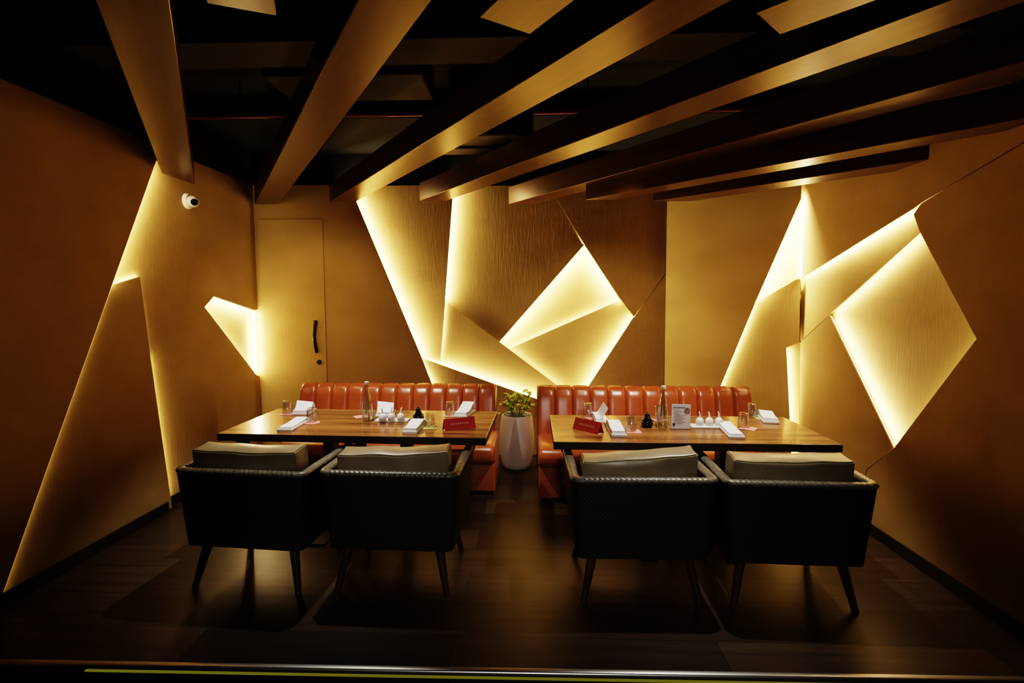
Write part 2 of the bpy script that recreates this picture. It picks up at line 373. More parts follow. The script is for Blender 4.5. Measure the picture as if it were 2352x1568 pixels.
strip(CHAM, [((1840, 456), (1737, 689), C1, C2, (1820, 600), 1.7), ((1735, 694), (1590, 1040), C1, C3, (1780, 800), .5)],
      'slanted light strip descending from the right corner to the right bench', K * 1.0, .04)
strip(CHAM, [((1806, 801), (1820, 1085), C3, C4 - .01, (1830, 900))], 'upright light strip low in the right corner behind the table', K * .75, .03)
strip(RIGHT, [((1843, 636), (2099, 478), RT, R1, (2000, 600))], 'bright slanted light strip on the right wall above the diamond', K * 1.0, .03)
strip(RIGHT, [((2112, 534), (1906, 722), R1, .0, (2060, 750), .9), ((1906, 724), (2052, 1027), R2, .0, (2060, 750), 1.0), ((2243, 779), (2053, 1027), R3, .0, (2060, 750), .14), ((2113, 535), (2242, 777), R3, .0, (2060, 750), .03)],
      'light strips outlining the big diamond on the right wall', K * .4, .06)
strip(LEFT, [((359, 372), (259, 651), W1, W3, (350, 600))], 'slanted light strip on the left wall rising to the first beam', K * .65, .03)
strip(LEFT, [((259, 653), (321, 635), W2, W3, (300, 600))], 'very short light strip at the foot of the left slanted one', K * .35, .02)
strip(LEFT, [((257, 658), (6, 1364), W1, W2, (300, 900))], 'long dim light strip slanting to the floor at far left', K * .07, .012)
strip(LEFT, [((323, 640), (344, 812), W2, W3, (420, 750), .14), ((346, 818), (391, 1140), W2, W3, (480, 950))], 'steep light strip ending behind the leftmost chair', K * .45, .02)
strip(LEFT, [((492, 681), (586, 713), W3, W4, (540, 760)), ((471, 704), (491, 681), W3, W4, (540, 760)), ((471, 707), (589, 860), W3, W4, (560, 740), .45)],
      'small kite-shaped light strip at the corner beside the door', K * 1.0, .03)
def corner_strip(px, y0, y1, x, y, facing, label, s, w=.02):
    p0, p1 = ony(px, y0, y), ony(px, y1, y)
    bm = bmesh.new(); f = Vector(facing).normalized(); sd = Vector((-f.y, f.x, 0))
    c = Vector((x, y, 0))
    q = [c - sd * w / 2, c + sd * w / 2, c + sd * w / 2 - f * .008, c - sd * w / 2 - f * .008]
    prism(bm, [Vector((v.x, v.y, p1.z)) for v in q], Vector((0, 0, p0.z - p1.z)))
    o = link('light_strip', bm, led_mat(s)); tag(o, label, 'light strip', 'LED strips in the wall grooves', 'thing')
corner_strip(592, 716, 858, -2.775, 5.02, (1, -.15, 0), 'upright light strip in the left corner glowing onto the door', K * .9, .03)
corner_strip(1832, 470, 636, 2.285, 4.50, (-.2, -1, 0), 'upright light strip in the right corner', K * 1.0, .025)

# ------------------------------------------------------------------ door in the back wall
YD = 5.06
dl, dr, dt = ony(596, 600, YD), ony(744, 600, YD), ony(740, 503, YD)
door = link('door_1', newbox(dl.x, dr.x, YD - .008, YD - .0005, .01, dt.z, bev=.002, seg=1), MAT['door']); tag(door, kind='structure')
h0, h1 = ony(726, 736, YD), ony(727, 808, YD)
bm = bmesh.new()
n = 14
tube(bm, [(h0.x - .004 * math.sin(PI * i / n), YD - .012 - .035 * math.sin(PI * i / n), h1.z + (h0.z - h1.z) * i / n) for i in range(n + 1)], .018, 10)
link('door_handle', bm, MAT['bronze'], door, True)
kq = ony(734, 831, YD)
bm = lathe([(.0, 0), (.024, 0), (.022, .010), (.0, .012)], 20)
bmesh.ops.rotate(bm, verts=bm.verts, matrix=Matrix.Rotation(PI / 2, 3, 'X'))
bmesh.ops.translate(bm, verts=bm.verts, vec=(kq.x, YD - .008, kq.z)); link('lock_cylinder', bm, MAT['bronze'], door, True)

# ------------------------------------------------------------------ ceiling beams
def beam(label, pfar, pnear, z, w=.205, length=None, cut='x', hgt=.165, ext=2.2, end='wall'):
    a, b = onz(*pfar, z), onz(*pnear, z)
    d = (b - a).normalized(); nr = Vector((-d.y, d.x, 0))
    if nr.x < 0: nr = -nr
    if cut == 'x': cv = Vector((1, 0, 0)) * (w / nr.x)
    elif cut == 'y': cv = Vector((0, 1, 0)) * (w / nr.y)
    else: cv = nr * w
    L = (b - a).length + ext if length is None else length
    p = [a, a + cv, a + nr * w + d * L, a + d * L]
    base = a + nr * w / 2
    ang = math.atan2(-d.x, d.y)
    R = Matrix.Rotation(-ang, 3, 'Z')
    bm = prism(bmesh.new(), [R @ (q - base) for q in p], Vector((0, 0, hgt)))
    es = [e for e in bm.edges]; bmesh.ops.bevel(bm, geom=es, offset=.003, segments=1, affect='EDGES')
    o = link('ceiling_beam', bm, MAT['beam'], None, False, base, ang); tag(o, label, 'beam', 'slanting wooden beams under the ceiling', 'thing')
    return o
beam('leftmost wooden ceiling beam, ending on the left wall above the camera', (372, 398), (218, 0), 2.5, w=.2, cut='y', ext=2.5)
beam('second wooden ceiling beam from the left, ending in the corner above the door', (585, 469), (822, 0), 2.5, w=.2)
beam('third wooden ceiling beam from the left, ending above the long slanted light strip', (757, 464), (1502, 0), 2.5)
beam('fourth wooden ceiling beam from the left, ending above the bright upright light strip', (964, 461), (2184, 0), 2.5)
beam('wooden ceiling beam with brightly lit left end, fifth from the left', (1168, 469), (2352, 141), 2.5, ext=2.0)
beam('sixth wooden ceiling beam from the left, above the short rightmost one', (1345, 459), (2352, 272), 2.38, w=.18, ext=1.2)
beam('rightmost short wooden ceiling beam running into the right wall', (1500, 463), (2130, 366), 2.375, w=.21, ext=.02)
beam('shadowed short wooden beam cut off at the top edge, left of centre', (475, 8), (440, -90), 2.5, cut='p', w=.2, ext=.9)
beam('short wooden beam end at the top edge between third and fourth beams', (1100, 40), (1145, -3), 2.5, cut='p', w=.205, ext=1.0)
beam('short wooden beam end at the top edge, right of centre', (1735, 30), (1825, -6), 2.5, cut='p', w=.205, ext=1.2)

# ------------------------------------------------------------------ ceiling services
tag(link('concrete_beam', newbox(-2.8, 2.36, 2.93, 3.24, 3.0, 3.2), MAT['concrete']), 'dark concrete downstand crossing above the wooden beams', 'concrete beam', kind='structure')
tag(link('concrete_beam', newbox(-2.8, 2.36, 4.2, 5.26, 3.02, 3.2), MAT['ceil']), kind='structure')
duct = link('air_duct', newbox(-1.72, -.70, 3.32, 3.75, 2.98, 3.2, bev=.01, seg=1), MAT['concrete']); tag(duct, 'dull brown boxed air duct above the third wooden beam', 'duct')
pp = onz(436, 268, 2.95); pq = onz(1680, 264, 2.95); pd = onz(1213, 268, 2.95)
bm = bmesh.new(); tube(bm, [(-2.6, pp.y, 2.95), (pq.x + .6, pp.y, 2.95)], .022, 12)
pipe = link('sprinkler_pipe', bm, MAT['redpipe'], None, True); tag(pipe, 'red sprinkler pipe running across above the wooden beams', 'pipe')
bm = bmesh.new(); tube(bm, [(pd.x, pd.y, 2.945), (pd.x, pd.y, 2.80)], .016, 12); tube(bm, [(pd.x, pd.y, 2.80), (pd.x, pd.y, 2.785)], .026, 12)
link('sprinkler_drop', bm, MAT['redpipe'], pipe, True)
for x in (-2.2, -.9, .4, 1.5):
    bm = bmesh.new(); tube(bm, [(x, pp.y, 2.97), (x, pp.y, 3.2)], .006, 8); link('pipe_hanger', bm, MAT['black_metal'], pipe)
va = onz(1010, 313, 2.72); vb = onz(1209, 313, 2.72); vc = onz(1100, 335, 2.72); ve = onz(1100, 350, 2.66)
vent = empty('air_conditioner', ((va.x + vb.x) / 2, (va.y + vc.y) / 2, 2.72)); tag(vent, 'pale grey ceiling air unit seen between the third and fourth beams', 'air conditioner')
wv = (vb.x - va.x) / 2 + .05
link('housing', newbox(-wv, wv, (va.y - vc.y) / 2, (vc.y - va.y) / 2, 0, .19, bev=.008, seg=1), MAT['vent'], vent)
link('outlet_grille', newbox(-wv, wv - .1, (vc.y - va.y) / 2 + .002, (vc.y - va.y) / 2 + .16, -.02, .12, bev=.004, seg=1), MAT['vent'], vent)
link('hanger_rod', newbox(-wv + .1, wv - .1, -.01, .01, .19, .48), MAT['black_metal'], vent)

# security camera on the left wall
cp = onx(430, 462, -2.755)
cam_root = empty('security_camera', (cp.x, cp.y, cp.z)); tag(cam_root, 'white dome security camera with black lens on the left wall', 'camera')
bm = lathe([(.0, 0), (.062, 0), (.062, .012), (.052, .026), (.0, .028)], 28); bmesh.ops.rotate(bm, verts=bm.verts, matrix=Matrix.Rotation(PI / 2, 3, 'Y')); link('mount_base', bm, MAT['plastic'], cam_root, True)
dirv = Vector((.85, -.75, -.28)).normalized(); ctr = Vector((.050, -.008, -.004))
q = dirv.to_track_quat('Z', 'Y').to_matrix()
bm = lathe([(.0, -.045)] + [(.045 * math.sin(a), -.045 * math.cos(a)) for a in [PI * i / 12 for i in range(1, 9)]] + [(.036, .040), (.030, .046), (.0, .046)], 28)
bmesh.ops.rotate(bm, verts=bm.verts, matrix=q); bmesh.ops.translate(bm, verts=bm.verts, vec=ctr); link('camera_ball', bm, MAT['plastic'], cam_root, True)
bm = lathe([(.0, .0462), (.028, .0462), (.026, .052), (.0, .056)], 24); bmesh.ops.rotate(bm, verts=bm.verts, matrix=q); bmesh.ops.translate(bm, verts=bm.verts, vec=ctr); link('lens', bm, MAT['black_gloss'], cam_root, True)

# ------------------------------------------------------------------ benches
def bench(label, x0, x1, sx0, sx1, rot=0, fy=3.74, by=.14):
    """x0..x1 backrest span, sx0..sx1 seat span; origin at floor under the centre of the front edge"""
    cx = (sx0 + sx1) / 2; root = empty('banquette', (cx, fy, 0), rot); tag(root, label, 'bench', 'leather banquettes')
    a, b = x0 - cx, x1 - cx; s0, s1 = sx0 - cx, sx1 - cx
    prof = [(.50, .40), (.515, .50), (.535, .60), (.553, .68), (.567, .74), (.585, .785), (.612, .815), (.645, .825), (.68, .815), (.70, .785), (.705, .74), (.71, .55), (.71, .08)]
    n = len(prof); nc = 12; per = 14; bm = bmesh.new(); cols = []
    nrm = []
    for i in range(n):
        p, q_ = prof[max(i - 1, 0)], prof[min(i + 1, n - 1)]
        t = Vector((q_[0] - p[0], q_[1] - p[1])).normalized(); nrm.append(Vector((-t.y, t.x)))
    xs = []
    for c in range(nc):
        for k in range(per + (1 if c == nc - 1 else 0)):
            u = -1 + 2 * k / per; xs.append((a + (b - a) * (c + k / per) / nc, max(0, 1 - abs(u) ** 4.5) ** .5))
    for x, bu in xs:
        colv = []
        for i, (y, z) in enumerate(prof):
            amp = .026 * (1 if i < 6 else (.75, .55, .5, .45, .25, 0, 0)[i - 6]); off = amp * bu
            colv.append(bm.verts.new((x, y + nrm[i].x * off, z + nrm[i].y * off)))
        cols.append(colv)
    for A, B in zip(cols, cols[1:]):
        for i in range(n - 1): bm.faces.new((A[i], B[i], B[i + 1], A[i + 1]))
    bm.faces.new(cols[0]); bm.faces.new(list(reversed(cols[-1])))
    link('backrest', bm, MAT['leather'], root, True)
    # seat cushion: rounded nose
    sp = [(.54, .40), (.54, .455), (.40, .468), (.20, .472), (.09, .468), (.035, .452), (.006, .42), (0, .385), (.010, .345), (.035, .318), (.06, .31), (.54, .31)]
    bm = bmesh.new(); inset = [(s0, .045), (s0 + .012, .018), (s0 + .035, .0), (s1 - .035, .0), (s1 - .012, .018), (s1, .045)]
    rows = []
    for x, ins in inset:
        rows.append([bm.verts.new((x, y + (ins if y < .1 else 0), z - (ins * .6 if z > .4 else 0))) for y, z in sp])
    for A, B in zip(rows, rows[1:]):
        for i in range(len(sp)): j = (i + 1) % len(sp); bm.faces.new((A[i], B[i], B[j], A[j]))
    bm.faces.new(rows[0]); bm.faces.new(list(reversed(rows[-1])))
    link('seat', bm, MAT['leather'], root, True)
    link('base', newbox(s0 + .01, s1 - .01, by, .70, .03, .312, bev=.014, seg=3), MAT['leather'], root, True)
    link('plinth', newbox(s0 + .03, s1 - .03, .68 - .50 + by - .12, .68, 0, .032), MAT['plinth'], root)
    # side panel joining seat and back
    for xx, o_ in ((s0, -1), (s1, 1)):
        pts = [(.50, .31), (.52, .60), (.57, .76), (.63, .81), (.69, .79), (.70, .50), (.70, .08), (.50, .08)]
        bm = prism(bmesh.new(), [(xx - (.018 if o_ > 0 else 0), y, z) for y, z in pts], Vector((.018, 0, 0)))
    return root
bench('orange leather banquette with channelled back, on the left beside the door', -2.03, -.315, -1.985, -.285, 0, 3.80, .21)
bench('orange leather banquette with channelled back, on the right behind the menu card', .04, 1.83, .045, 1.75, 0)

# ------------------------------------------------------------------ tables
def table(label, p_left, p_right, depth, legs_px, rot):
    a, b = onz(*p_left, .75), onz(*p_right, .75); w = (b - a).length
    root = empty('dining_table', (a + b) / 2 * 1, rot); root.location.z = 0; tag(root, label, 'table', 'dining tables')
    bm = newbox(-w / 2, w / 2, 0, depth, .703, .75, bev=.004, seg=2)
    for f in bm.faces: f.material_index = 0 if f.normal.z > .5 or f.calc_center_median().z > .7495 else 1
    bm.normal_update()
    for f in bm.faces: f.material_index = 0 if f.normal.z > .6 else 1
    link('tabletop', bm, [MAT['table'], MAT['table_edge']], root)
    for px in legs_px:
        p = onz(px, 1040, .70); Y0 = root.location.y + depth * .5
        x = ony(px, 1040, Y0).x - root.location.x
        lg = link('leg', newbox(x - .034, x + .034, depth * .5 - .05, depth * .5 + .05, .014, .69, bev=.003, seg=1), MAT['black_metal'], root)
        link('foot_plate', newbox(x - .05, x + .05, depth * .5 - .27, depth * .5 + .27, 0, .014, bev=.003, seg=1), MAT['black_metal'], lg)
    link('under_frame', newbox(-w / 2 + .25, w / 2 - .25, depth * .5 - .05, depth * .5 + .05, .69, .703), MAT['black_metal'], root)
    return root
table('dark walnut dining table in front of the left banquette', (498, 995), (1116, 1006), .735, (757, 933), math.radians(-1.4))
table('dark walnut dining table in front of the right banquette, with the menu card', (1272, 1014), (1937, 1021), .70, (1474, 1660), math.radians(.1))

# ------------------------------------------------------------------ wicker armchairs
def make_chair():
    root = empty('wicker_armchair')
    W, D, zt, zb, th = .372, .585, .655, .245, .042
    def path(hw, y0, y1, r, inset=0, n=6):
        hw -= inset; y0 += inset; r = max(r - inset, .012); pts = []
        pts += [(-hw, y1 - (y1 - y0 - r) * i / 8) for i in range(9)]
        pts += [(-hw + r - r * math.cos(PI / 2 * i / n), y0 + r - r * math.sin(PI / 2 * i / n)) for i in range(1, n + 1)]
        pts += [(-hw + r + (2 * hw - 2 * r) * i / 8, y0) for i in range(1, 8)]
        pts += [(hw - r + r * math.sin(PI / 2 * i / n), y0 + r - r * math.cos(PI / 2 * i / n)) for i in range(0, n + 1)]
        pts += [(hw, y0 + r + (y1 - y0 - r) * i / 8) for i in range(1, 9)]
        return pts
    top_o = path(W, 0, D, .055); bot_o = path(W - .035, .022, D - .035, .045)
    top_i = path(W, 0, D, .055, th); bot_i = path(W - .035, .022, D - .035, .045, th)
    rings = [[(x, y, zb) for x, y in bot_o], [(x, y, zt) for x, y in top_o], [(x, y, zt) for x, y in top_i], [(x, y, zb) for x, y in bot_i]]
    bm = bmesh.new(); uvl = bm.loops.layers.uv.new('UVMap')
    vr = [[bm.verts.new(p) for p in r] for r in rings]; n = len(vr[0])
    s = [0]
    for i in range(1, n): s.append(s[-1] + (Vector(rings[1][i]) - Vector(rings[1][i - 1])).length)
    hs = [0, .41, .452, .86]
    for k in range(3):
        for i in range(n - 1):
            f = bm.faces.new((vr[k][i], vr[k][i + 1], vr[k + 1][i + 1], vr[k + 1][i]))
            for lp, (uu, vv) in zip(f.loops, ((s[i], hs[k]), (s[i + 1], hs[k]), (s[i + 1], hs[k + 1]), (s[i], hs[k + 1]))): lp[uvl].uv = (uu, vv)
    for i in (0, n - 1):
        f = bm.faces.new([vr[k][i] for k in range(4)])
        for lp, uvv in zip(f.loops, ((0, 0), (0, .41), (.042, .41), (.042, 0))): lp[uvl].uv = uvv
    for i in range(n - 1):
        f = bm.faces.new((vr[3][i], vr[3][i + 1], vr[0][i + 1], vr[0][i]))
        for lp in f.loops: lp[uvl].uv = (lp.vert.co.x, lp.vert.co.y)
    link('wicker_shell', bm, MAT['wicker'], root, True)
    # woven rim: flattened tube with diagonal lumps
    mid = path(W, 0, D + .004, .055, th / 2)
    dense = []
    for (x0, y0), (x1, y1) in zip(mid, mid[1:]):
        L_ = math.hypot(x1 - x0, y1 - y0); m_ = max(1, int(L_ / .006))
        dense += [(x0 + (x1 - x0) * j / m_, y0 + (y1 - y0) * j / m_) for j in range(m_)]
    dense.append(mid[-1])
    dense = [(dense[0][0], dense[0][1] + .012, -.022), (dense[0][0], dense[0][1] + .010, -.008)] + [(x, y, 0) for x, y in dense] + [(dense[-1][0], dense[-1][1] + .010, -.008), (dense[-1][0], dense[-1][1] + .012, -.022)]
    bm = bmesh.new(); seg = 14; prev = None; N = len(dense); run = 0
    for i, (x, y, dz) in enumerate(dense):
        a_, b_ = dense[max(i - 1, 0)], dense[min(i + 1, N - 1)]
        t = Vector((b_[0] - a_[0], b_[1] - a_[1], 0))
        t = t.normalized() if t.length > 1e-6 else Vector((0, 1, 0)); nn = Vector((t.y, -t.x, 0)); run += .006
        ring = []
        for k in range(seg):
            an = 2 * PI * k / seg; lump = 1 + .08 * math.sin(run * 2 * PI / .026 + 2 * an)
            ring.append(bm.verts.new(Vector((x, y, zt + .004 + dz)) + nn * (.027 * lump * math.cos(an)) + Vector((0, 0, .017 * lump * math.sin(an)))))
        if prev:
            for k in range(seg): bm.faces.new((prev[k], prev[(k + 1) % seg], ring[(k + 1) % seg], ring[k]))
        else: bm.faces.new(ring)
        prev = ring
    bm.faces.new(list(reversed(prev)))
    link('woven_rim', bm, MAT['rim'], root, True)
    bm = bmesh.new()
    box(bm, -.290, .290, .07, D - .04, zb + .002, .315, bev=.01, seg=1)
    link('seat_base', bm, MAT['wicker'], root)
    link('seat_cushion', newbox(-.288, .288, .075, D - .01, .316, .415, bev=.03, seg=4), MAT['seatcush'], root, True)
    for sx in (-1, 1):
        for (ty, by) in ((.10, .035), (D - .12, D - .055)):
            bm = bmesh.new(); tube(bm, [(sx * .245, ty, zb + .01), (sx * .300, by, 0)], lambda t: .027 - .011 * t, 14)
            link('leg', bm, MAT['leg'], root, True)
    for yy in (.09, D - .11):
        bm = bmesh.new(); tube(bm, [(-.26, yy, zb - .004), (.26, yy, zb - .004)], .010, 8); link('cross_rail', bm, MAT['leg'], root, True)
    return root
def make_cushion(seed, w=.61, h=.335, t=.135, rise=(0, 0), sag=.012):
    rnd = random.Random(seed); N = 16; bm = bmesh.new()
    bmesh.ops.create_cube(bm, size=2)
    bmesh.ops.subdivide_edges(bm, edges=list(bm.edges), cuts=N, use_grid_fill=True)
    ph = [rnd.uniform(0, 6.28) for _ in range(6)]
    for v in bm.verts:
        x, y, z = v.co
        e = (1 - x * x); ez = (1 - z * z); ey = (1 - y * y)
        nx = x * w / 2 * (1 - .02 * ey * 1) + (.012 * (1 if x > 0 else -1) * ez * ey if abs(x) > .98 else 0)
        ny = y * t / 2 + (.022 * y * e ** .7 * ez ** .7)
        nz = z * h / 2 + (.012 * e ** .5 * ey * z)
        up = (z + 1) / 2
        nz += up * (rise[0] * (1 - x) / 2 + rise[1] * (1 + x) / 2 - sag * e + .003 * math.sin(4 * x + ph[0]) + .002 * math.sin(8 * x + ph[1]))
        ny += .003 * math.sin(4 * x + ph[2]) + .0012 * math.sin(9 * x + 3 * z + ph[3])
        v.co = (nx, ny, nz + h / 2)
    es = [e for e in bm.edges if len(e.link_faces) == 2 and e.calc_face_angle(0) > math.radians(50)]
    bmesh.ops.bevel(bm, geom=es, offset=.006, segments=2, affect='EDGES')
    return bm
CHAIRS = [  # rear rim corners in the photo, rotation
    ((389, 1085), (703, 1096), -4.2, 'leftmost dark wicker armchair, beside the left wall', 'olive leather cushion leaning in the leftmost armchair', (.012, .016), (-.015, 0)),
    ((722, 1090), (1060, 1097), -1.4, 'dark wicker armchair second from left, at the left table near the gap', 'olive leather cushion leaning in the second armchair from the left', (-.004, .020), (.0, 0)),
    ((1312, 1108), (1655, 1109), 1.0, 'dark wicker armchair third from left, at the right table near the gap', 'olive leather cushion in the third armchair, its right end raised', (-.012, .040), (-.01, 0)),
    ((1668, 1112), (2027, 1124), -1.8, 'rightmost dark wicker armchair, beside the right wall', 'olive leather cushion leaning in the rightmost armchair', (.012, .02), (-.01, 0))]
proto = make_chair(); first = True
for i, (pl, pr, rz, lab, clab, rise, off) in enumerate(CHAIRS):
    a, b = onz(*pl, .655), onz(*pr, .655); c = (a + b) / 2; r = math.radians(rz)
    ch = proto if i == 0 else copy_tree(proto)
    ch.location = (c.x, c.y, 0); ch.rotation_euler.z = r
    tag(ch, lab, 'chair', 'wicker armchairs at the tables')
    bm = make_cushion(11 + i, w=.60 if i < 2 else .59, rise=rise)
    bmesh.ops.rotate(bm, verts=bm.verts, matrix=Matrix.Rotation(math.radians(5), 3, 'X'))
    p = Vector((off[0], .172, .417)); p = Matrix.Rotation(r, 3, 'Z') @ p + Vector((c.x, c.y, 0))
    cu = link('back_cushion', bm, MAT['cushion'], None, True, p, r + math.radians((0, 1, -1, 0)[i]))
    tag(cu, clab, 'cushion', 'loose back cushions in the armchairs')

# ------------------------------------------------------------------ potted plant
pc = Vector((ony(1187, 1000, 4.74).x, 4.74, 0))
plant = empty('potted_plant', pc); tag(plant, 'leafy green plant in a tall pale ceramic pot between the two banquettes', 'plant')
bm = lathe([(.0, .0), (.108, .0), (.122, .010), (.140, .05), (.156, .13), (.164, .22), (.163, .31), (.155, .40), (.146, .465), (.140, .495), (.135, .503), (.124, .498), (.120, .46), (.0, .46)], 40)
link('pot', bm, MAT['pot'], plant, True)
link('soil', lathe([(.0, .461), (.119, .461), (.119, .466), (.06, .474), (.0, .476)], 24), MAT['soil'], plant, True)
bs, bl = bmesh.new(), bmesh.new(); rnd = random.Random(5)
def leaf(bm, base, d, L_, wd, curl):
    d = d.normalized(); side = d.cross(Vector((0, 0, 1)));
    if side.length < .05: side = Vector((1, 0, 0))
    side.normalize(); up = side.cross(d); rows = []
    for i in range(7):
        t = i / 6; w_ = wd * (math.sin(PI * min(1, t * .92 + .06)) ** .8); c = base + d * (L_ * t) - Vector((0, 0, 1)) * curl * t * t * L_
        rows.append([bm.verts.new(c - side * w_ + up * w_ * .25), bm.verts.new(c), bm.verts.new(c + side * w_ + up * w_ * .25)])
    for A, B in zip(rows, rows[1:]):
        for k in range(2): bm.faces.new((A[k], A[k + 1], B[k + 1], B[k]))
for k in range(24):
    az = rnd.uniform(0, 2 * PI); lean = rnd.uniform(.02, .11); hh = rnd.uniform(.09, .22)
    b0 = Vector((.04 * math.cos(az), .04 * math.sin(az), .472)); tip = Vector(((.03 + lean) * math.cos(az), (.03 + lean) * math.sin(az), .472 + hh))
    pts = [b0.lerp(tip, t / 5) + Vector((0, 0, .02 * math.sin(PI * t / 5))) for t in range(6)]
    tube(bs, pts, .0028, 6)
    for j in range(3):
        an = az + rnd.uniform(-1.4, 1.4); dd = Vector((math.cos(an), math.sin(an), rnd.uniform(.0, .9)))
        leaf(bl, pts[5 - j] , dd, rnd.uniform(.05, .085), rnd.uniform(.019, .030), rnd.uniform(.1, .5))
for (dx, dz) in ((-.12, .60), (-.135, .515), (.10, .50)):
    tip = Vector((dx, -.05, dz)); b0 = Vector((.02 * (1 if dx > 0 else -1), -.02, .472)); pts = [b0.lerp(tip, t / 5) + Vector((0, 0, .03 * math.sin(PI * t / 5))) for t in range(6)]
    tube(bs, pts, .0028, 6); leaf(bl, tip, Vector((dx, -.1, .08)), .06, .024, .4)
link('stems', bs, MAT['stem'], plant, True); link('foliage', bl, MAT['leaf'], plant, True, normals=False)

# ------------------------------------------------------------------ things on the tables
TZ = .7503
def T(px, py): p = onz(px, py, .75); p.z = TZ; return p
def far(o): o.location.z = TZ; return o
GL = None
def make_tumbler():
    return lathe([(.0335, .0), (.0350, .0), (.0352, .004), (.0295, .086), (.0280, .092), (.0255, .0935), (.0, .0935), (.0, .0800), (.0225, .0800), (.0265, .074), (.0335, .0)], 28, cap=False)
def on_coaster(px, py, label, clabel, mat, rot, cat='glass', off=(0, 0), shape='square'):
    global GL
    p = T(px, py)
    bm = newbox(-.047, .047, -.047, .047, 0, .0025, bev=.001, seg=1) if shape == 'square' else lathe([(.0, 0), (.05, 0), (.05, .0025), (.0, .0025)], 28)
    c = link('coaster', bm, mat, None, False, (p.x + off[0], p.y + off[1], TZ), rot); tag(c, clabel, 'coaster', 'paper coasters on the tables')
    if GL is None: GL = link('tumbler', make_tumbler(), MAT['glass'], None, True)
    g = GL if GL.location.length == 0 else GL.copy()
    if g is not GL: C.objects.link(g)
    g.location = (p.x, p.y, TZ + .0027); tag(g, label, 'glass', 'upturned tumblers on the tables')
TL = 'left table'; TR = 'right table'
on_coaster(661, 950, 'upturned tumbler at the back left corner of the left table', 'pink paper coaster under the back left tumbler of the left table', MAT['pink'], .3, off=(-.01, 0))
on_coaster(716, 969, 'upturned tumbler beside the front left napkin of the left table', 'round pink coaster under the front left tumbler of the left table', MAT['pink'], .1, off=(.012, -.02), shape='round')
on_coaster(988, 980, 'upturned tumbler beside the red sign on the left table', 'lime green coaster under the tumbler by the red sign, left table', MAT['yellow'], .2, off=(0, -.012))
on_coaster(1033, 953, 'upturned tumbler behind the red sign on the left table', 'pink coaster under the tumbler behind the red sign, left table', MAT['pink'], .15, off=(.0, -.01))
on_coaster(1350, 957, 'upturned tumbler at the back left of the right table, behind the red sign', 'pink coaster under the back left tumbler of the right table', MAT['pink'], .5, off=(.02, -.02))
on_coaster(1449, 990, 'upturned tumbler beside the black sauce pot on the right table', 'pink coaster under the tumbler beside the right black sauce pot', MAT['pink'], .05, off=(.012, -.005))
on_coaster(1513, 963, 'upturned tumbler half hidden behind the right water bottle', 'pink coaster half hidden behind the right water bottle', MAT['pink'], .2)
on_coaster(1707, 981, 'upturned tumbler beside the front right napkin of the right table', 'pink coaster under the front right tumbler of the right table', MAT['pink'], .9, off=(.02, -.03))
on_coaster(1727, 957, 'upturned tumbler at the back right of the right table', 'yellow green coaster by the back right tumbler of the right table', MAT['yellow'], .1, off=(.05, -.035))
# lone coaster behind the left bottle
p = T(829, 957); tag(link('coaster', newbox(-.045, .045, -.045, .045, 0, .0025), MAT['pink'], None, False, p, .6), 'pink coaster behind the left water bottle, no glass on it', 'coaster', 'paper coasters on the tables')

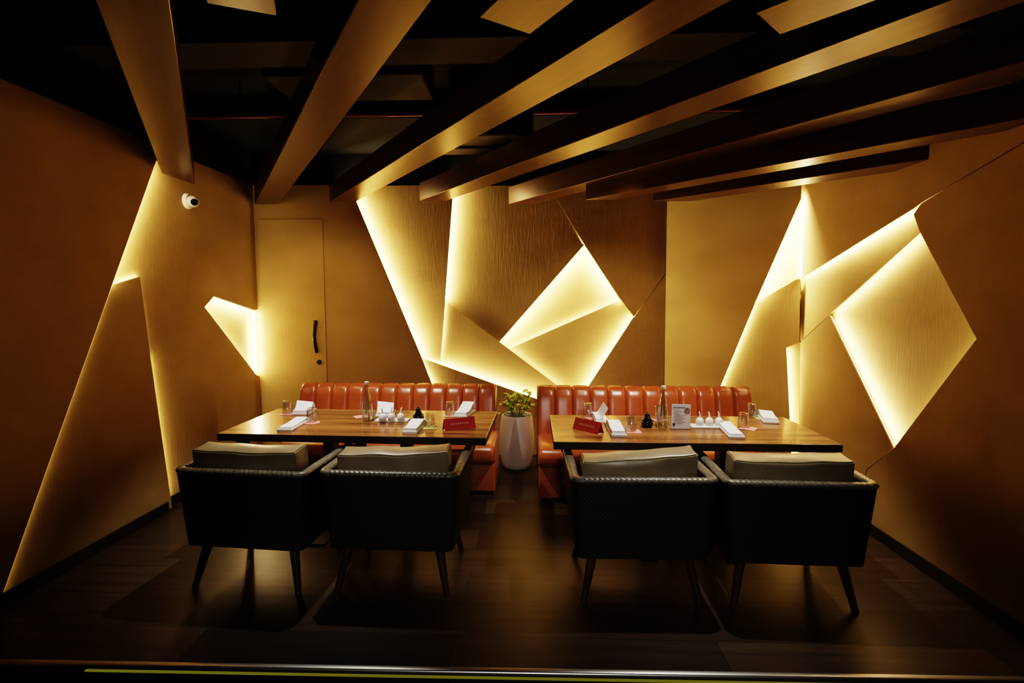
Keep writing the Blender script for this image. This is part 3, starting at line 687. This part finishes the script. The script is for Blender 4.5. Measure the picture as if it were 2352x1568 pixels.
def napkin_set(p_front, p_back, label, nlabel, w=.092, kind='flat', lift=.03, ln=None):
    """p_front / p_back: photo points at the middle of the near and far short edges"""
    a, b = T(*p_front), T(*p_back); L_ = (b - a).length if ln is None else ln; c = (a + b) / 2; ang = math.atan2(b.y - a.y, b.x - a.x) - PI / 2
    bm = bmesh.new()
    # shallow rectangular plate with a raised lip
    box(bm, -w / 2, w / 2, -L_ / 2, L_ / 2, 0, .017, bev=.003, seg=2)
    top = [f for f in bm.faces if f.normal.z > .9 or f.calc_center_median().z > .0169]
    bm.normal_update(); top = [f for f in bm.faces if f.normal.z > .95]
    r = bmesh.ops.inset_region(bm, faces=top, thickness=.006); bmesh.ops.translate(bm, verts=list({v for f in top for v in f.verts}), vec=(0, 0, -.006))
    pl = link('napkin_plate', bm, MAT['white'], None, True, c, ang); tag(pl, label, 'plate', 'narrow white plates under the napkins')
    # folded napkin: several layers with a lifted fold
    bm = bmesh.new(); ww, ll = w * .43, L_ * .44; ny, nx = 14, 6
    def lay(z0, f):
        g0 = []
        for j in range(ny + 1):
            v = -1 + 2 * j / ny; row = []
            for i in range(nx + 1):
                u = -1 + 2 * i / nx; row.append((u * ww, v * ll, z0 + f(u, v)))
            g0.append(row)
        lo = [[bm.verts.new(q_) for q_ in r_] for r_ in g0]; hi = [[bm.verts.new((q_[0], q_[1], q_[2] + .0065)) for q_ in r_] for r_ in g0]
        for G, fl_ in ((lo, 1), (hi, 0)):
            for j in range(ny):
                for i in range(nx):
                    q_ = [G[j][i], G[j][i + 1], G[j + 1][i + 1], G[j + 1][i]]; bm.faces.new(q_[::-1] if fl_ else q_)
        for j in range(ny):
            bm.faces.new((lo[j][0], hi[j][0], hi[j + 1][0], lo[j + 1][0])); bm.faces.new((lo[j][nx], lo[j + 1][nx], hi[j + 1][nx], hi[j][nx]))
        for i in range(nx):
            bm.faces.new((lo[0][i], lo[0][i + 1], hi[0][i + 1], hi[0][i])); bm.faces.new((lo[ny][i], hi[ny][i], hi[ny][i + 1], lo[ny][i + 1]))
    lay(.0125, lambda u, v: 0)
    if kind == 'flat': lay(.0195, lambda u, v: .004 * (1 - v * v) * (1 - u * u) + .006 * max(0, v))
    elif kind == 'puff': lay(.0195, lambda u, v: lift * math.exp(-((v - .35) / .45) ** 2) * (1 - .25 * u * u)); lay(.0265, lambda u, v: lift * 1.05 * math.exp(-((v - .4) / .5) ** 2) * (1 - .15 * u))
    elif kind == 'open': lay(.0195, lambda u, v: lift * max(0, u + .1) * .9)
    elif kind == 'book': lay(.0195, lambda u, v: lift * max(0, v + .3) * .6); lay(.0265, lambda u, v: lift * max(0, v + .25) * .75)
    nk = link('napkin', bm, MAT['napkin'], None, True, c, ang); tag(nk, nlabel, 'napkin', 'folded white napkins on narrow plates')
napkin_set((692, 953), (706, 943), 'white plate under the puffed napkin at the back left of the left table', 'puffed white napkin at the back left of the left table', .13, 'puff', .045, .17)
napkin_set((652, 992), (698, 966), 'narrow white plate at the front left of the left table', 'flat white napkin at the front left of the left table', .092, 'flat')
napkin_set((884, 958), (888, 946), 'white plate behind the three white cruets of the left table', 'puffed white napkin behind the three cruets of the left table', .13, 'puff', .05, .17)
napkin_set((940, 997), (966, 972), 'narrow white plate left of the red sign on the left table', 'folded white napkin left of the red sign on the left table', .092, 'puff', .012)
napkin_set((1056, 959), (1078, 944), 'white plate at the back right of the left table', 'lifted white napkin at the back right of the left table', .10, 'book', .045)
napkin_set((1383, 972), (1372, 953), 'white plate behind the red sign of the right table', 'half opened white napkin standing up behind the right red sign', .092, 'open', .075)
napkin_set((1422, 1004), (1405, 974), 'narrow white plate between the red sign and a tumbler, right table', 'folded white napkin between the red sign and a tumbler, right table', .092, 'puff', .012)
napkin_set((1693, 1008), (1660, 976), 'narrow white plate in front of the cruets on the right table', 'flat white napkin in front of the cruets on the right table', .092, 'flat')
napkin_set((1772, 973), (1751, 953), 'narrow white plate at the back right corner of the right table', 'folded white napkin at the back right corner of the right table', .10, 'puff', .018)

# water bottles
def make_bottle():
    root = empty('water_bottle')
    prof = [(.0, .0), (.030, .0), (.035, .004), (.0355, .05), (.034, .09), (.029, .135), (.022, .175), (.016, .205), (.0135, .225), (.0130, .247), (.0108, .247), (.0112, .225), (.0138, .204), (.0198, .174), (.0268, .134), (.0318, .09), (.0333, .05), (.032, .010), (.0, .009)]
    link('bottle_body', lathe(prof, 28, cap=False), MAT['bottle'], root, True)
    link('cap', lathe([(.0, .248), (.0150, .248), (.0155, .252), (.0155, .266), (.013, .268), (.0, .268)], 24), MAT['bottlecap'], root, True)
    bm = bmesh.new(); A = [2.75 + i * .12 for i in range(8)]; prev = None
    for an in A:
        col = [bm.verts.new((r * math.cos(an), r * math.sin(an), z)) for r, z in ((.0360, .035), (.0363, .05), (.0348, .09), (.0300, .135))]
        if prev:
            for k in range(3): bm.faces.new((prev[k], col[k], col[k + 1], prev[k + 1]))
        prev = col
    link('bottle_patch', bm, MAT['label'], root, True)  # white patch wrapped part-way round the bottle
    return root
b1 = make_bottle(); p = T(844, 966); b1.location = p; tag(b1, 'clear glass water bottle on the left table', 'bottle', 'glass water bottles')
b2 = copy_tree(b1); p = T(1522, 980); b2.location = p; b2.rotation_euler.z = .35; tag(b2, 'clear glass water bottle on the right table beside the menu card', 'bottle', 'glass water bottles')

# black sauce pots
def make_pot():
    root = empty('sauce_pot')
    link('pot_body', lathe([(.0, 0), (.026, 0), (.034, .006), (.039, .022), (.036, .040), (.026, .056), (.018, .066), (.016, .073), (.0, .074)], 26), MAT['black_gloss'], root, True)
    link('lid', lathe([(.0, .0745), (.0185, .0745), (.0175, .082), (.009, .087), (.006, .090), (.0075, .094), (.0, .099)], 22), MAT['black_gloss'], root, True)
    bm = bmesh.new(); tube(bm, [(.024, 0, .058), (.032, 0, .066), (.040, 0, .072)], lambda t: .007 - .003 * t, 10); link('spout', bm, MAT['black_gloss'], root, True)
    bm = bmesh.new(); tube(bm, [(-.019, 0, .068), (-.034, 0, .074), (-.044, 0, .062), (-.043, 0, .044), (-.036, 0, .034)], .0042, 8); link('handle', bm, MAT['black_gloss'], root, True)
    return root
s1 = make_pot(); s1.location = T(961, 966); s1.rotation_euler.z = -.9; tag(s1, 'black ceramic sauce pot on the left table beside the cruets', 'sauce pot', 'black sauce pots')
s2 = copy_tree(s1); s2.location = T(1486, 980); s2.rotation_euler.z = 1.6; tag(s2, 'black ceramic sauce pot on the right table beside the bottle', 'sauce pot', 'black sauce pots')

# cruet trays with three white cruets
def make_cruet():
    root = empty('cruet')
    link('cruet_body', lathe([(.0, 0), (.020, 0), (.024, .004), (.0255, .018), (.0245, .032), (.019, .043), (.011, .050), (.0, .052)], 24), MAT['white'], root, True)
    bm = bmesh.new(); tube(bm, [(0, 0, .048), (-.001, 0, .062), (-.003, 0, .076), (-.008, 0, .088)], lambda t: .0075 - .0040 * t, 10); link('spout', bm, MAT['white'], root, True)
    return root
CR = None
for tl, (pl, pr), lbl, spots in ((TL, ((859, 969), (935, 970)), 'thin white tray carrying three cruets on the left table', ((879, 966, .4, 'leftmost'), (899, 965, -2.6, 'middle'), (921, 965, -2.9, 'rightmost'))),
                      (TR, ((1590, 984), (1655, 984)), 'thin white tray carrying three cruets on the right table', ((1607, 976, .3, 'leftmost'), (1629, 976, -.2, 'middle'), (1651, 976, .2, 'rightmost')))):
    a, b = T(*pl), T(*pr); w = (b - a).length; bm = newbox(-w / 2, w / 2, 0, .095, 0, .010, bev=.003, seg=2)
    t_ = link('cruet_tray', bm, MAT['white'], None, True, (a + b) / 2); t_.location.z = TZ; tag(t_, lbl, 'tray', 'white cruet trays')
    for px, py, rz, which in spots:
        if CR is None: CR = make_cruet(); c_ = CR
        else: c_ = copy_tree(CR)
        q_ = onz(px, py, .7605); c_.location = (q_.x, q_.y, .7607); c_.rotation_euler.z = rz; tag(c_, f'{which} white cruet with thin spout on the {tl} tray', 'cruet', f'white cruets on the {tl}')

# red tent signs
def make_sign():
    root = empty('tent_sign'); w, hh, dp = .205, .070, .060
    bm = bmesh.new()
    for s in (-1, 1):
        prism(bm, [(-w / 2, s * dp / 2, 0), (w / 2, s * dp / 2, 0), (w / 2, s * .001, hh), (-w / 2, s * .001, hh)], Vector((0, .0016 * -s, 0)))
    link('card', bm, MAT['red_card'], root)
    bm = bmesh.new(); prism(bm, [(-w / 2 + .002, -dp / 2 + .004, .0), (w / 2 - .002, -dp / 2 + .004, .0), (w / 2 - .002, dp / 2 - .004, .0), (-w / 2 + .002, dp / 2 - .004, .0)], Vector((0, 0, .0012)))
    link('card_inside', bm, MAT['card_in'], root)
    cu = bpy.data.curves.new('lettering', 'FONT'); cu.body = 'RESERVED'; cu.size = .017; cu.align_x = 'CENTER'; cu.align_y = 'CENTER'; cu.space_character = 1.7; cu.extrude = .0002
    tmp = bpy.data.objects.new('lettering', cu); C.objects.link(tmp); bpy.context.view_layer.update()
    me = bpy.data.meshes.new_from_object(tmp.evaluated_get(bpy.context.evaluated_depsgraph_get())); bpy.data.objects.remove(tmp)
    me.materials.clear(); me.materials.append(MAT['letter']); o = bpy.data.objects.new('lettering', me); C.objects.link(o); o.parent = root
    tilt = math.atan2(hh, dp / 2 - .001)
    o.location = (0, -dp / 4 - .0012, hh * .5 + .0006); o.rotation_euler = (tilt, 0, 0)
    return root
g1 = make_sign(); a, b = T(1018, 988), T(1088, 985); g1.location = (a + b) / 2; g1.location.y += .028; g1.location.z = TZ; g1.rotation_euler.z = math.radians(27)
tag(g1, 'red tent sign at the right end of the left table', 'sign', 'red tent signs')
g2 = copy_tree(g1); a, b = T(1327, 983), T(1378, 1001); g2.location = (a + b) / 2; g2.location.y += .03; g2.location.z = TZ; g2.rotation_euler.z = math.radians(-46)
tag(g2, 'red tent sign at the left end of the right table', 'sign', 'red tent signs')

# menu card in an acrylic stand
a, b = T(1542, 986), T(1585, 986); w = (b - a).length
mc = empty('menu_stand', ((a.x + b.x) / 2, (a.y + b.y) / 2, TZ), math.radians(-2)); tag(mc, 'white printed menu card in a clear stand on the right table', 'menu card')
hh = .162
bm = newbox(-w / 2 - .003, w / 2 + .003, .004, .0065, .0, hh + .004); box(bm, -w / 2 - .003, w / 2 + .003, .004, .06, 0, .0025); link('acrylic_stand', bm, MAT['acrylic'], mc)
card = link('card', newbox(-w / 2, w / 2, .0018, .0032, .004, hh), MAT['paper'], mc)
def mark(x0, x1, z0, z1, m, nm='print_line'): link(nm, newbox(x0, x1, .0012, .0017, z0, z1), m, card)
mark(-w / 2 + .008, w / 2 - .036, hh - .024, hh - .018, MAT['inkblue'], 'title_line')
bm = bmesh.new()
for k in range(13):
    z = hh - .034 - k * .0075; x0 = -w / 2 + .012 + .004 * (k % 3); x1 = x0 + .035 + .012 * ((k * 7) % 3) / 2 + (.022 if k > 4 else 0)
    box(bm, x0, x1, .0013, .0017, z, z + .0016)
link('text_lines', bm, MAT['ink'], card)
bm = lathe([(.0, 0), (.020, 0), (.020, .0006), (.0, .0006)], 24); bmesh.ops.rotate(bm, verts=bm.verts, matrix=Matrix.Rotation(PI / 2, 3, 'X')); bmesh.ops.translate(bm, verts=bm.verts, vec=(w / 2 - .022, .0017, hh - .042)); link('dish_picture', bm, MAT['dish'], card)
bm = bmesh.new()
for dx, dz, r in ((-.004, .004, .006), (.004, .003, .005), (0, -.004, .006)):
    t_ = lathe([(.0, 0), (r, 0), (r, .0005), (.0, .0005)], 14, bm=None); bmesh.ops.rotate(t_, verts=t_.verts, matrix=Matrix.Rotation(PI / 2, 3, 'X')); bmesh.ops.translate(t_, verts=t_.verts, vec=(-w / 2 + .017 + dx, .0017, .030 + dz))
    me = bpy.data.meshes.new('t'); t_.to_mesh(me); bm.from_mesh(me); t_.free(); bpy.data.meshes.remove(me)
link('flower_picture', bm, MAT['violet'], card)

# ------------------------------------------------------------------ step light under the nosing
x0, x1 = onz(200, 1533, -.02).x, 2.45
bm = prism(bmesh.new(), [(x0, stepY(x0) - .0105, -.029), (x1, stepY(x1) - .0105, -.034), (x1, stepY(x1) - .002, -.034), (x0, stepY(x0) - .002, -.029)], Vector((0, 0, .007)))
o = link('step_light', bm, MAT['step_led']); tag(o, 'olive green glowing strip under the metal step edge along the bottom', 'light strip')

# ------------------------------------------------------------------ lamps: table spots plus added fill lights
def spot(loc, target, power, size, blend, color, r=.02):
    l = bpy.data.lights.new('spot', 'SPOT'); l.energy = power; l.spot_size = math.radians(size); l.spot_blend = blend; l.color = color; l.shadow_soft_size = r
    o = bpy.data.objects.new('table_or_fill_spot', l); C.objects.link(o); o.location = loc
    o.rotation_euler = (Vector(target) - Vector(loc)).to_track_quat('-Z', 'Y').to_euler(); return o
spot((-1.25, 3.27, 2.46), (-1.2, 3.62, 0), 165, 78, .6, (1, .91, .80))
spot((1.04, 3.08, 2.46), (.86, 3.5, 0), 165, 76, .6, (1, .91, .80))
def point(loc, power, color, r=.1):
    l = bpy.data.lights.new('fill_lamp', 'POINT'); l.energy = power; l.color = color; l.shadow_soft_size = r
    o = bpy.data.objects.new('fill_lamp', l); C.objects.link(o); o.location = loc
spot((.2, -1.6, 2.35), (0, 2.6, .35), 160, 50, 1.0, (1, .94, .84), .15)  # added fill from behind the viewpoint, brightens chairs and cushions
for loc, tgt, pw_, sz in (((-2.0, 3.95, 2.44), (-2.05, 5.06, 1.0), 30, 105), ((.62, 3.75, 2.42), (.86, 5.1, .8), 34, 88)):
    spot(loc, tgt, pw_, sz, 1.0, (1, .70, .36), .1)  # added wall-wash fill for the back wall, stands for no visible fixture
point((.7, -.5, 2.5), 5, (1, .92, .76))  # unseen fill light added behind the viewpoint for surfaces facing it

w = bpy.data.worlds.new('dim_room'); bpy.context.scene.world = w; w.use_nodes = True
w.node_tree.nodes['Background'].inputs['Color'].default_value = (.6, .8, 1, 1); w.node_tree.nodes['Background'].inputs['Strength'].default_value = .0012
sc = bpy.context.scene
sc.view_settings.view_transform = 'Filmic'; sc.view_settings.look = 'High Contrast'; sc.view_settings.exposure = 0
cy = sc.cycles
cy.use_denoising = True; cy.max_bounces = 7; cy.diffuse_bounces = 4; cy.glossy_bounces = 3; cy.transmission_bounces = 7; cy.caustics_reflective = False; cy.caustics_refractive = False
cy.sample_clamp_indirect = 4; cy.use_light_tree = True
try: cy.denoiser = 'OPENIMAGEDENOISE'
except Exception: pass
